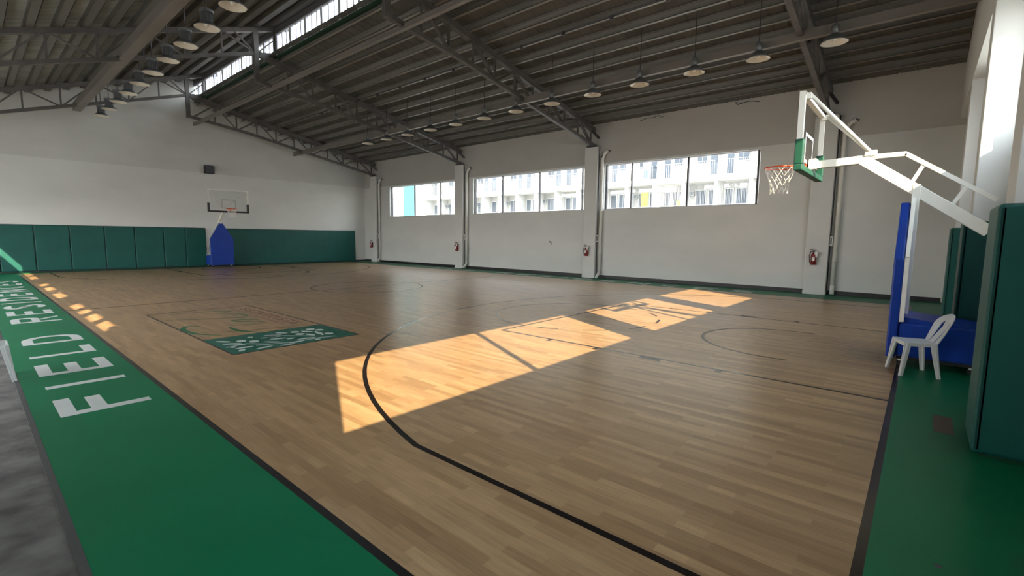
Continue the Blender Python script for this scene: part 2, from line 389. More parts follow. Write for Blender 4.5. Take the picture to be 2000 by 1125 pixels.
for i, (a, b, z0, z1) in enumerate(WINS):
    wroot = bpy.data.objects.new('window_%d' % (i+1), None); C.objects.link(wroot); wroot.location = (XR+.15, (a+b)/2, z0); tag(wroot, kind='structure')
    MB().box((XR+.11, a, z1-.035), (XR+.19, b, z1)).box((XR+.11, a, z0), (XR+.19, b, z0+.03)).build('window_frame', M_win, wroot)
    for y in MUL[i]:
        wd = .045 if y not in (6.8, 4.36) else .07
        MB().box((XR+.10, y-wd/2, z0), (XR+.20, y+wd/2, z1)).build('mullion', M_dark, wroot)
    ys = [a]+sorted(MUL[i])+[b]
    for p, q in zip(ys, ys[1:]):
        if q-p > .2: MB().box((XR+.147, p+.02, z0+.03), (XR+.153, q-.02, z1-.035)).build('pane', M_glass, wroot)
    MB().box((XR-.03, a-.02, z0-.04), (XR+.11, b+.02, z0)).build('window_sill', M_wall, wroot)
    portal((XR+.3, (a+b)/2, (z0+z1)/2), (b-a, z1-z0), (-1, 0, 0))
tag(MB().box((XR-.02, -.65, -.0), (XR, YF, .13)).build('baseboard_right', M_black), kind='structure')
# concrete pillars of the window wall
PL = ['at the far right corner', 'between the two farthest windows', 'between the middle and near windows', 'right of the nearest window']
for k, y in enumerate(reversed(TY)):
    o = MB().box((XR-.27, y-.31, -.0), (XR+.02, y+.31, 5.57)).build('pillar', M_wall, bevel=.012)
    tag(o, kind='structure')
    MB().box((XR-.275, y-.315, 0), (XR-.26, y+.315, .10)).build('pillar_base', M_wall, o)

# ------------------------------------------------------------------ far wall
pf = [(XL-.3, 4.92), (XL-.3, -.14), (XR+.25, -.14), (XR+.25, 4.92)]
tag(MB().prism(pf, YF, YF+.25, 1).build('wall_far', M_wall), kind='structure')
up_ = [(XL-.3, 4.92), (XR+.25, 4.92), (XR+.25, zr_r(XR+.25)+.02), (7.0, zr_r(7.0)+.02), (7.0, zr_l(7.0)+.02), (XL-.3, zr_l(XL-.3)+.02)]
tag(MB().prism(up_, YF+.03, YF+.25, 1).build('wall_far_upper', mat('gable_paint_dimmed', (.60, .605, .59), .75, noise=(.5, .06, (1, 1, 2)), bump=(4, .15))), kind='structure')  # paint continues from below; dimmer light up here is in the colour
tag(MB().box((XL, YF-.02, 0), (XR, YF, .08)).build('baseboard_far', M_black), kind='structure')
# ------------------------------------------------------------------ near end wall: columns, sill wall, lintel, windows
COLS = [(3.95, 4.47), (8.22, 8.70), (12.45, 12.93)]
SILL, LINT = 3.23, 4.93
WN = [(-1.80, 3.85), (4.55, 8.07), (8.75, 11.5)]
mb = MB()
segs = [(-2.1, -1.80, 0)]+[(a, b, 1) for a, b in WN]+[(3.85, 4.55, 0), (8.07, 8.75, 0), (11.5, XR+.25, 0)]
for a, b, o in segs:
    if o: mb.box((a, YN-.2, -.14), (b, YN, SILL)).box((a, YN-.2, LINT), (b, YN, 5.05))
    else: mb.box((a, YN-.2, -.14), (b, YN, 5.05))
mb.box((XL-.3, YN-.2, -.14), (-2.1, YN, 5.05))
tag(mb.build('wall_near', M_wall), kind='structure')
upn = [(XL-.3, 5.05), (XR+.25, 5.05), (XR+.25, zr_r(XR+.25)), (7.0, zr_r(7.0)), (7.0, zr_l(7.0)), (XL-.3, zr_l(XL-.3))]
tag(MB().prism(upn, YN-.2, -.66, 1).build('wall_near_lintel', M_wall), kind='structure')
for i, (a, b) in enumerate(WN):
    wroot = bpy.data.objects.new('window_%d' % (i+4), None); C.objects.link(wroot); wroot.location = ((a+b)/2, YN-.1, SILL); tag(wroot, kind='structure')
    MB().box((a, YN-.14, LINT-.04), (b, YN-.06, LINT)).box((a, YN-.14, SILL), (b, YN-.06, SILL+.03)).box((a, YN-.14, SILL), (a+.04, YN-.06, LINT)).box((b-.04, YN-.14, SILL), (b, YN-.06, LINT)).build('window_frame', M_win, wroot)
    for x in {0: (.98,), 1: (6.3,), 2: ()}[i]: MB().box((x-.035, YN-.14, SILL), (x+.035, YN-.06, LINT)).build('mullion', M_dark, wroot)
    MB().box((a+.04, YN-.103, SILL+.03), (b-.04, YN-.097, LINT-.04)).build('pane', M_glass, wroot)
    portal(((a+b)/2, YN-.25, (SILL+LINT)/2), (b-a, LINT-SILL), (0, 1, 0))
CN = ['nearest the camera', 'second from the camera', 'third from the camera']
for i, (a, b) in enumerate(COLS):
    tag(MB().box((a, YN, 0), (b, -.66, 5.06)).build('column', M_wall, bevel=.01), kind='structure')
for i, (a, b) in enumerate(COLS):
    t = thing('column_pad', 'thick green vinyl pad round the white near-end column '+CN[i], 'wall pad', ((a+b)/2, -.62, 0), 'green pads on the near end columns')
    Zp = 2.02; th = .08
    MB().box((a-th, YN+.01, .02), (a-.004, -.58, Zp)).build('side_pad', M_pad, t, bevel=.03, seg=3)
    MB().box((a-th+.0, -.655, .02), (b+th, -.575, Zp)).build('front_pad', M_pad, t, bevel=.035, seg=3)
    MB().box((b+.004, YN+.01, .02), (b+th, -.58, Zp)).build('side_pad', M_pad, t, bevel=.03, seg=3)

# ------------------------------------------------------------------ left side (unseen; lower openings added for sky light, louvre gap under the eave)
mb = MB(); ZO = 2.9
for a, b in ((-1.3, 6.8), (10.55, 11.15), (14.8, 15.2), (18.85, 19.45), (23.1, 23.5), (27.1, YF+.3)): mb.box((XL-.25, a, -.14), (XL, b, ZO))
mb.box((XL-.25, YN-.2, ZO), (XL, YF+.3, 5.76))
g = [(10.6, 11.72), (11.9, 12.95), (13.17, 13.9), (14.1, 15.15), (16.85, 18.5), (18.8, 20.5), (21.0, 22), (24.3, 25.8), (26, 28.5), (28.7, 30.5), (31.5, 33), (33.2, 36)]
y = YN-.2
for a, b in g: mb.box((XL-.12, y, 5.76), (XL, a-8.54, 6.3)); y = b-8.54
mb.box((XL-.12, y, 5.76), (XL, YF+.3, 6.3))
tag(mb.build('wall_left', M_wall), kind='structure')
for a, b in ((2.7, 6.4), (6.8, 10.55), (11.15, 14.8), (15.2, 18.85), (19.45, 23.1), (23.5, 27.1)):
    portal((XL-.3, (a+b)/2, ZO/2), (b-a, ZO), (1, 0, 0))

# ------------------------------------------------------------------ roof
def corrugated(name, xa, xb, fz, ya, yb, pitch=.36, m_=M_roof):
    mb = MB(); y = ya; ys = []
    while y < yb-.01:
        ys += [(y, 0), (y+pitch-.07, 0), (y+pitch-.05, .014), (y+pitch-.02, .014)]; y += pitch
    ys.append((y, 0)); n_ = len(ys)
    vs = [(xa, q, fz(xa)+d) for q, d in ys]+[(xb, q, fz(xb)+d) for q, d in ys]
    vs += [(v[0], v[1], v[2]+.05) for v in vs]
    fs = [(i, i+1, n_+i+1, n_+i) for i in range(n_-1)]+[(2*n_+i, 3*n_+i, 3*n_+i+1, 2*n_+i+1) for i in range(n_-1)]
    fs += [(i+1, i, 2*n_+i, 2*n_+i+1) for i in range(n_-1)]+[(n_+i, n_+i+1, 3*n_+i+1, 3*n_+i) for i in range(n_-1)]
    o = mb.add(vs, fs).build(name, m_); return tag(o, kind='structure')
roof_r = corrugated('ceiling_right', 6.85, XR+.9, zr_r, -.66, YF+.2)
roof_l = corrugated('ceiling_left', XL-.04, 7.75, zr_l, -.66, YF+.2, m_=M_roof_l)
def purlin(x, zf, parent, open_side=1, h=.20, fl_=.105, m_=M_purl):
    z1 = zf(x)+.0; y0, y1 = -.64, YF+.0
    mb = MB(); t = .012; s_ = open_side
    mb.box((x-t/2, y0, z1-h), (x+t/2, y1, z1)); mb.box((x, y0, z1-h), (x+s_*fl_, y1, z1-h+t)); mb.box((x, y0, z1-t), (x+s_*fl_, y1, z1))
    mb.box((x+s_*fl_-s_*t, y0, z1-h), (x+s_*fl_, y1, z1-h+.025))
    return mb.build('purlin', m_, parent)
xs = 7.15
while xs < 16.65: purlin(xs, zr_r, roof_r, -1); xs += .68
xs = 7.35
while xs > XL: purlin(xs, zr_l, roof_l, 1, h=.20, fl_=.19, m_=M_purl_l); xs -= .60
# sill band, header and sashes of the clerestory
CZ0, CZ1 = 8.50, 9.30
tag(MB().box((6.93, -.66, zr_r(7)-.12), (7.07, YF, CZ0)).build('trim_1', M_teal), kind='structure')
tag(MB().box((6.95, -.66, CZ1), (7.05, YF, zr_l(7.0))).build('trim_2', mat('header_grey', (.12, .12, .13), .6)), kind='structure')
cl = bpy.data.objects.new('window_7', None); C.objects.link(cl); cl.location = (7, 13, CZ0); tag(cl, kind='structure')
y = -.6
while y < YF-.1:
    y1 = min(y+1.15, YF)
    MB().box((6.96, y, CZ0), (7.04, y+.15, CZ1)).build('window_post', M_win, cl)
    MB().box((6.97, y+.10, CZ1-.05), (7.03, y1, CZ1)).box((6.97, y+.10, CZ0), (7.03, y1, CZ0+.04)).box((6.97, y+.10, CZ0), (7.03, y+.14, CZ1)).build('window_frame', M_win, cl)
    for q in (.42, .78): MB().box((6.98, y+q-.03, CZ0+.04), (7.02, y+q+.03, CZ1-.05)).build('mullion', M_win, cl)
    MB().box((6.997, y+.14, CZ0+.04), (7.003, y1, CZ1-.05)).build('pane', M_glass, cl)
    y += 1.15
portal((7.12, 14, (CZ0+CZ1)/2), (29, CZ1-CZ0), (-1, 0, 0))

# ------------------------------------------------------------------ trusses
TN = ['farthest roof truss, against the far wall', 'second roof truss from the far wall', 'third roof truss from the far wall', 'roof truss nearest the camera, above the near hoop']
def zb_r(x):
    P_ = [(6.35, 7.42), (9, 7.06), (12, 6.50), (16.55, 5.66)]
    for (a, za), (b, zb) in zip(P_, P_[1:]):
        if x <= b: return za+(zb-za)*(x-a)/(b-a)
    return P_[-1][1]
def zb_l(x): return 6.38+.325*x
for k, y in enumerate(reversed(TY)):
    t = thing('roof_truss', 'grey steel '+TN[k], 'truss', (6.3, y, 7.42), 'roof trusses')
    U = (0, 1, 0)
    MB().bar((6.35, y, zt_r(6.35)+.02), (16.6, y, zt_r(16.6)+.02), .19, .17, U, ).build('top_chord', M_steel, t)
    pts = [(6.33, 7.42), (9, 7.06), (12, 6.50), (16.6, 5.66)]
    mb = MB()
    for a, b in zip(pts, pts[1:]): mb.bar((a[0], y, a[1]), (b[0], y, b[1]), .13, .13, U)
    mb.build('bottom_chord', M_steel, t)
    MB().bar((6.25, y, 7.36), (6.25, y, zr_l(6.25)-.25), .16, .16).build('post', M_steel, t)
    MB().bar((7.0, y-.0, zt_r(7)), (7.0, y, zr_l(7.0)-.25), .14, .14).build('post', M_steel, t)
    MB().bar((7.6, y, zt_l(7.6)), (XL, y, zt_l(XL)), .15, .17, U).build('top_chord', M_steel, t)
    MB().bar((6.25, y, zb_l(6.25)), (XL, y, zb_l(XL)), .12, .13, U).build('bottom_chord', M_steel, t)
    MB().bar((6.25, y, zb_l(6.25)), (7.0, y, 8.55), .1, .1, U).build('strut', M_steel, t)
    MB().bar((6.25, y, 8.4), (6.95, y, 9.1), .05, .06, U).build('web_member', M_steel, t)
    MB().bar((6.25, y, 8.4), (5.5, y, zt_l(5.5)), .05, .06, U).build('web_member', M_steel, t)
    MB().bar((6.3, y, 8.35), (7.2, y, zt_r(7.2)), .09, .09, U).build('strut', M_steel, t)
    n_ = 10; X = [6.4+(16.35-6.4)*i/n_ for i in range(n_+1)]
    for i in range(n_+1):
        if i: MB().bar((X[i], y, zb_r(X[i])), (X[i], y, zt_r(X[i])), .055, .06, U).build('web_member', M_steel, t)
        if i < n_:
            a, b = (X[i], X[i+1])
            if i % 2: q = ((a, zt_r(a)), (b, zb_r(b)))
            else: q = ((a, zb_r(a)), (b, zt_r(b)))
            mb = MB().bar((q[0][0], y-.045, q[0][1]), (q[1][0], y-.045, q[1][1]), .045, .055, U)
            mb.bar((q[0][0]+.05, y+.045, q[0][1]), (q[1][0]+.05, y+.045, q[1][1]), .045, .055, U); mb.build('web_member', M_steel, t)
    n_ = 9; X = [6.25-(6.25-XL-.1)*i/n_ for i in range(n_+1)]
    for i in range(n_+1):
        if i: MB().bar((X[i], y, zb_l(X[i])), (X[i], y, zt_l(X[i])), .055, .06, U).build('web_member', M_steel, t)
        if i < n_:
            a, b = (X[i], X[i+1])
            if i % 2: q = ((a, zt_l(a)), (b, zb_l(b)))
            else: q = ((a, zb_l(a)), (b, zt_l(b)))
            MB().bar((q[0][0], y, q[0][1]), (q[1][0], y, q[1][1]), .05, .06, U).build('web_member', M_steel, t)
    # end bracket over the pillar
    MB().bar((16.35, y, zt_r(16.35)-.05), (16.68, y-.22, 5.95), .05, .09).build('end_bracket', M_dark, t)
    MB().bar((16.4, y+.02, 5.61), (16.68, y+.02, 5.61), .4, .06).build('base_plate', M_dark, t)

BM = [((2.30, 7.22), .22, .30, 'brown-grey box beam running under the left roof slope over the lamps'),
      ((6.78, 7.31), .07, .13, 'long steel beam along the lower edge of the clerestory'),
      ((11.85, 6.50), .07, .20, 'long steel beam under the middle of the right roof slope')]
M_beam = mat('beam_brown_grey', (.19, .17, .155), .5, noise=(3, .15, (1, .2, 1)))
for (x, z), wd, h, lb in BM:
    t = thing('roof_beam', lb, 'beam', (x, 14, z))
    mb = MB(); mb.box((x-wd/2, -.64, z-h/2), (x+wd/2, YF-.3, z+h/2)).build('web', M_beam, t)
    MB().box((x-wd/2-.02, -.64, z-h/2-.02), (x+wd/2+.03, YF-.3, z-h/2)).build('flange', M_beam, t)
# conduit with junction boxes under the right slope
x = 10.35; z = zr_r(x)-.26
t = thing('conduit', 'thin dark conduit with round junction boxes under the right roof slope', 'conduit', (x, 10, z))
MB().tube([(x, -.6, z), (x, YF-.1, z)], .012, 6).tube([(x+.1, -.6, z+.02), (x+.1, YF-.1, z+.02)], .01, 6).build('pipe', M_dark, t)
for k in range(14):
    yy = 1.9+1.56*k
    MB().lathe([(0, -.05), (.05, -.05), (.055, 0), (.05, .05), (0, .05)], (x, yy, z-.05), 12).build('junction_box', M_dark, t)

# ------------------------------------------------------------------ lamps
def lamp(label, loc, top, cage, group):
    t = thing('ceiling_lamp', label, 'ceiling lamp', loc, group)
    x, y, z = loc
    if cage:
        MB().lathe([(.27, 0), (.275, .01), (.20, .06), (.135, .12), (.12, .125)], loc, 24).build('shade', M_lamp, t, smooth=True)
        mb = MB().lathe([(0, .13), (.11, .13), (.11, .34), (.15, .345), (.155, .40), (.12, .42), (.03, .43), (0, .43)], loc, 20)
        for k in range(14):
            a = 2*PI*k/14; mb.bar((x+.125*math.cos(a), y+.125*math.sin(a), z+.12), (x+.125*math.cos(a), y+.125*math.sin(a), z+.36), .012, .02)
        mb.build('housing', M_lamp, t)
        zt_ = .42
    else:
        MB().lathe([(.26, 0), (.265, .01), (.22, .07), (.12, .17), (.07, .20)], loc, 24).build('shade', M_lamp, t, smooth=True)
        MB().lathe([(0, .18), (.07, .18), (.075, .36), (.05, .40), (0, .40)], loc, 16).build('housing', M_lamp, t, smooth=True)
        zt_ = .38
    MB().lathe([(.268, .002), (.195, .045), (.125, .095), (.05, .12), (0, .12)], loc, 24).build('reflector', M_refl, t, smooth=True)
    MB().lathe([(0, .03), (.04, .045), (.05, .08), (.03, .12)], loc, 12).build('bulb', M_paper, t, smooth=True)
    MB().tube([(x, y, z+zt_), (x, y, top)], .012, 6).build('rod', M_dark, t)
    return t
lp = lamp('grey caged high-bay lamp in the left roof row, '+ORD[0], (2.78, 11.45, 6.58), zr_l(2.78)-.02, True, 'caged lamps in the left roof row')
for k in range(1, 10):
    dup(lp, (2.78+.0, 11.45+1.64*k, 6.58), 'grey caged high-bay lamp in the left roof row, '+(ORD[k] if k < 9 else ORD[12]))
lp = lamp('shallow grey dish lamp in the right roof row, '+ORD[0], (11.58, 1.68, 6.08), zr_r(11.58)-.02, False, 'dish lamps in the right roof row')
for k in range(1, 13):
    dup(lp, (11.58, 1.68+1.545*k, 6.08), 'shallow grey dish lamp in the right roof row, '+ORD[k])

# ------------------------------------------------------------------ wall pads
edges = [-3.9, -2.7, -1.55, -.45, .62, 1.75, 2.95, 4.07, 5.23, 6.17, 7.1]
names = ['ninth', 'eighth', 'seventh', 'sixth', 'fifth', 'fourth', 'third', 'second', 'first']
vis = edges[2:]
for i, (a, b) in enumerate(zip(edges, edges[1:])):
    n_ = len(edges)-1-i
    nm = ['immediately left of the far hoop', 'second to the left of the far hoop', 'third to the left of the far hoop', 'fourth to the left of the far hoop', 'fifth to the left of the far hoop', 'sixth to the left of the far hoop', 'seventh to the left of the far hoop', 'eighth to the left of the far hoop', 'ninth to the left of the far hoop', 'tenth to the left of the far hoop'][n_-1]
    t = thing('wall_pad', 'dark green wall pad on the far wall, '+nm, 'wall pad', ((a+b)/2, YF-.05, 0), 'green pads along the far wall')
    MB().box((a+.012, YF-.10, .05), (b-.012, YF-.012, 2.03)).build('cushion', M_pad, t, bevel=.03, seg=3)
    MB().box((a+.005, YF-.03, .03), (b-.005, YF-.001, 2.05)).build('backing', M_dark, t)
t = thing('wall_pad', 'long unbroken dark green wall pad on the far wall right of the far hoop', 'wall pad', (12, YF-.05, 0), 'green pads along the far wall')
MB().box((8.15, YF-.10, .05), (15.9, YF-.012, 2.02)).build('cushion', M_pad, t, bevel=.03, seg=3)
MB().box((8.14, YF-.03, .03), (15.91, YF-.001, 2.04)).build('backing', M_dark, t)

t = thing('wall_speaker', 'black box speaker high on the far wall above the far hoop', 'speaker', (7.4, YF, 5.1))
MB().box((7.2, YF-.28, 4.9), (7.62, YF+.02, 5.32)).build('cabinet', M_black, t, bevel=.015)
MB().box((7.22, YF-.295, 4.92), (7.60, YF-.28, 5.30)).build('grille', M_dark, t)

# ------------------------------------------------------------------ pipes, extinguishers, switches on the window wall
for k, y in enumerate(reversed(TY)):
    yp = y-.475; xp = XR-.12
    t = thing('downpipe', 'white rain pipe with curved top beside the pillar '+PL[k], 'pipe', (xp, yp, 0), 'rain pipes beside the pillars')
    up_pts = [(xp, yp, .30), (xp, yp, 5.0)]+[(xp, yp-.35*(1-math.cos(a*PI/12)), 5.0+.35*math.sin(a*PI/12)*1.1) for a in range(1, 6)]
    MB().tube(up_pts, .062, 12).build('pipe', M_pipe, t, smooth=True)
    if k < 3: MB().tube([(xp, yp, .32), (xp-.06, yp, .2), (xp-.2, yp, .09), (xp-.26, yp, .04)], .062, 12).build('elbow', M_pipe, t, smooth=True)
    else: MB().tube([(xp, yp, .32), (xp-.02, yp, .03)], .064, 12).build('elbow', M_pipe, t, smooth=True)
    for z in (1.1, 2.9, 4.6): MB().lathe([(.066, -.02), (.074, -.02), (.074, .02), (.066, .02)], (xp, yp, z), 12).build('pipe_clamp', M_pipe, t)
    MB().tube([(xp+.05, yp-.33, 5.36), (xp+.02, yp-.2, 5.42), (xp-.03, yp-.05, 5.25), (xp-.09, yp, 5.1)], .02, 8).build('cable', M_dark, t)
    t = thing('cable_conduit', 'thin dark conduit running up the edge of the pillar '+PL[k], 'conduit', (XR-.1, y-.33, 0), 'conduits beside the pillars')
    MB().tube([(XR-.15, y-.335, .15), (XR-.15, y-.335, 5.55)], .017, 8).build('pipe', M_dark, t, smooth=True)
    MB().box((XR-.19, y-.40, 1.55), (XR-.06, y-.32, 1.86)).build('switch_box', M_paper, t, bevel=.01)
    MB().box((XR-.205, y-.372, 1.6), (XR-.19, y-.342, 1.8)).build('switch_slot', M_black, t)
    # extinguisher
    xe, ye, ze = XR-.27-.10, y+.05, .95
    if k == 0: ye = y+.12
    t = thing('fire_extinguisher', 'red fire extinguisher hung on the pillar '+PL[k], 'fire extinguisher', (xe, ye, ze), 'fire extinguishers on the pillars')
    MB().lathe([(0, 0), (.07, .0), (.08, .02), (.08, .30), (.065, .35), (.03, .38), (0, .38)], (xe, ye, ze), 16).build('cylinder', M_red, t, smooth=True)
    MB().lathe([(.0, .37), (.028, .37), (.03, .43), (0, .44)], (xe, ye, ze), 10).build('valve', M_black, t)
    MB().bar((xe, ye-.02, ze+.44), (xe, ye+.12, ze+.49), .02, .02).bar((xe, ye-.02, ze+.41), (xe, ye+.11, ze+.43), .02, .015).build('handle', M_black, t)
    MB().tube([(xe-.02, ye, ze+.41), (xe-.04, ye+.08, ze+.42), (xe-.05, ye+.115, ze+.30), (xe-.04, ye+.10, ze+.12), (xe-.04, ye+.09, ze+.05)], .012, 8).build('hose', M_black, t, smooth=True)
    MB().box((xe-.083, ye-.04, ze+.12), (xe-.079, ye+.04, ze+.24)).build('sticker', M_paper, t)
    MB().box((xe-.06, ye-.10, ze+.25), (xe-.055, ye-.02, ze+.42)).build('tag', M_paper, t)
    MB().box((xe, ye-.03, ze+.05), (XR-.27, ye+.03, ze+.35)).build('bracket', M_black, t)
t = thing('wall_hook', 'small bent dark hook on the bare window wall below the middle window', 'hook', (XR-.01, 13.1, 1.46))
MB().tube([(XR-.005, 13.14, 1.53), (XR-.04, 13.1, 1.54), (XR-.05, 13.04, 1.50), (XR-.04, 13.03, 1.40)], .012, 6).build('hook', M_dark, t)
MB().box((XR-.01, 13.11, 1.49), (XR, 13.17, 1.56)).build('plate', M_dark, t)
for (yy, lb, dy) in ((8.0, 'twisted wire end hanging from the eave above the nearest window', .9), (5.2, 'loose wire end at the eave beyond the near hoop', -1.0)):
    t = thing('loose_wire', lb, 'wire', (XR, yy, 6.5))
    MB().tube([(XR-.03, yy, 6.5), (XR-.1, yy+dy*.2, 6.42), (XR-.12, yy+dy*.5, 6.44), (XR-.15, yy+dy*.8, 6.36)], .012, 6).build('strand', M_dark, t)
    MB().tube([(XR-.03, yy, 6.5), (XR-.12, yy-.1, 6.38), (XR-.13, yy-.25, 6.40)], .01, 6).build('strand', M_dark, t)

# ------------------------------------------------------------------ basketball hoops (local: court towards +y, base behind y=0)
def hoop(label, pad_mat, frame_mat, loc, rot, Z0=2.77, Z1=3.83, far=False):
    t = thing('basketball_hoop', label, 'basketball hoop', (0, 0, 0), 'basketball hoops')
    yb = 1.30; W2 = .90
    # base trolley
    MB().box((-.50, -.86, .14), (.50, .0, .60)).build('base', M_blue, t, bevel=.02)
    MB().prism([(-.86, .60), (0, .60), (0, .69), (-.25, .66), (-.86, .60)][:4], -.46, .46, 0).build('base_cover', M_blue, t)
    MB().box((-.48, -.84, .10), (.48, -.01, .14)).build('chassis', M_black, t)
    for sx_ in (-.42, .42):
        for yy in (-.78, -.06):
            c = MB().box((sx_-.035, yy-.03, .07), (sx_+.035, yy+.03, .13)).build('caster', M_ins, t)
            MB().tube([(sx_-.018, yy, .045), (sx_+.018, yy, .045)], .045, 14).build('wheel', M_black, c)
    # front pad: house-shaped slab
    MB().prism([(-.54, .12), (.54, .12), (.54, 1.48), (.07, 2.27), (-.07, 2.27), (-.54, 1.48)], .0, .11, 1).build('front_pad', M_blue, t, bevel=.02)
    # frame behind the pad
    mb = MB()
    for s_ in (-1, 1):
        mb.bar((s_*.50, -.03, .14 if far else .62), (s_*.50, -.03, 1.50), .045, .05); mb.bar((s_*.50, -.03, 1.50), (s_*.06, -.03, 2.32), .045, .05)
    mb.build('frame', frame_mat, t)
    MB().bar((0, -.045, .60), (0, -.045, 2.52), .13, .09, (0, 1, 0)).build('post', M_ins, t, bevel=.008)
    if far:
      for s_ in (-1, 1): MB().bar((s_*.50, -.04, 1.25), (s_*.50, -.72, .62), .05, .05).build('side_brace', frame_mat, t)
    # boom
    MB().bar((0, .60, 2.92), (0, -.82, 1.86), .12, .15, (0, 0, 1)).build('main_arm', M_ins, t, bevel=.006)
    MB().bar((0, yb-.12, 2.90), (0, .50, 2.93), .11, .115).build('front_arm', M_ins, t, bevel=.006)
    MB().bar((0, .55, 2.96), (0, .10, 2.965), .05, .06).bar((0, .11, 2.965), (0, -.86, 2.27), .05, .055).build('upper_arm', M_ins, t)
    MB().bar((0, -.10, 2.80), (0, .03, 2.52), .035, .045).bar((0, -.56, 2.47), (0, -.42, 2.20), .035, .045).build('arm_strut', M_ins, t)
    MB().box((-.07, .44, 2.97), (.07, .58, 3.05)).build('joint', M_ins, t)
    for s_ in (-1, 1):
        MB().tube([(s_*.03, .51, 3.02), (s_*(W2-.10), yb-.09, Z1-.03)], .026, 8).build('board_brace', M_ins, t, smooth=True)
        MB().box((s_*(W2-.10)-.03, yb-.11, Z1-.09), (s_*(W2-.10)+.03, yb-.03, Z1-.01)).build('brace_bracket', M_ins, t)
    # backboard
    bb = MB().box((-W2+.04, yb-.008, Z0+.04), (W2-.04, yb+.008, Z1-.04)).build('backboard', M_glassb, t)
    fm = MB()
    for s_ in (-1, 1): fm.box((s_*W2-.02, yb-.055, Z0), (s_*(W2-.05), yb+.02, Z1))
    fm.box((-W2, yb-.055, Z1-.05), (W2, yb+.02, Z1)); fm.box((-W2, yb-.055, Z0), (W2, yb+.02, Z0+.05))
    fm.build('board_frame', M_ins, bb)
    sq = MB(); a = .30
    for s_ in (-1, 1): sq.box((s_*a-.025, yb+.008, Z0+.15), (s_*a+.025, yb+.011, Z0+.60))
    sq.box((-a, yb+.008, Z0+.15), (a, yb+.011, Z0+.20)); sq.box((-a, yb+.008, Z0+.55), (a, yb+.011, Z0+.60))
    sq.build('target_square', frame_mat if frame_mat is not M_ins else M_paper, bb)
    pd = MB()
    pd.box((-W2-.03, yb-.075, Z0-.04), (W2+.03, yb+.035, Z0+.045))
    pp = pd.build('edge_pad', pad_mat, bb, bevel=.012)
    for s_ in (-1, 1): MB().box((s_*(W2-.055), yb-.075, Z0+.045), (s_*(W2+.03), yb+.035, Z0+.40)).build('edge_pad', pad_mat, bb, bevel=.012)
    MB().box((-.11, yb-.12, Z0+.06), (.11, yb-.02, Z0+.22)).build('mount_plate', M_ins, t)
    # rim and net
    zr = Z0+.13; yc = yb+.02+.15+.225
    MB().box((-.10, yb+.01, zr-.10), (.10, yb+.03, zr+.05)).bar((-.06, yb+.03, zr-.01), (-.09, yc-.20, zr), .02, .02).bar((.06, yb+.03, zr-.01), (.09, yc-.20, zr), .02, .02).box((-.08, yb+.02, zr-.015), (.08, yc-.205, zr+.005)).build('rim_bracket', M_orange, t)
    MB().tube([(.228*math.cos(2*PI*i/28), yc+.228*math.sin(2*PI*i/28), zr) for i in range(28)], .011, 8, closed=True).build('rim', M_orange, t, smooth=True)
    mb = MB(); N = 12
    prof = [(.225, 0), (.205, -.07), (.175, -.15), (.15, -.23), (.135, -.31), (.13, -.40)]
    for k in range(N):
        for d in (-1, 1):
            mb.tube([((r_+.004*math.sin(k*3+j))*math.cos(2*PI*(k+d*j*.5)/N), yc+r_*math.sin(2*PI*(k+d*j*.5)/N), zr+z_-(.02 if j == 5 and k % 2 else 0)) for j, (r_, z_) in enumerate(prof)], .0048, 4)
    mb.build('net', M_net, t)
    t.location = loc; t.rotation_euler = (0, 0, rot)
    return t
hoop('white portable basketball hoop with green-edged glass board, beside the near column pads', M_board_green, M_ins, (7.5, .02, 0), 0)
hoop('small distant basketball hoop with black-edged board and blue front pad at the far wall', M_black, mat('grey_board_frame', (.45, .45, .45), .5), (7.44, 27.55, 0), PI, 2.84, 3.92, True)

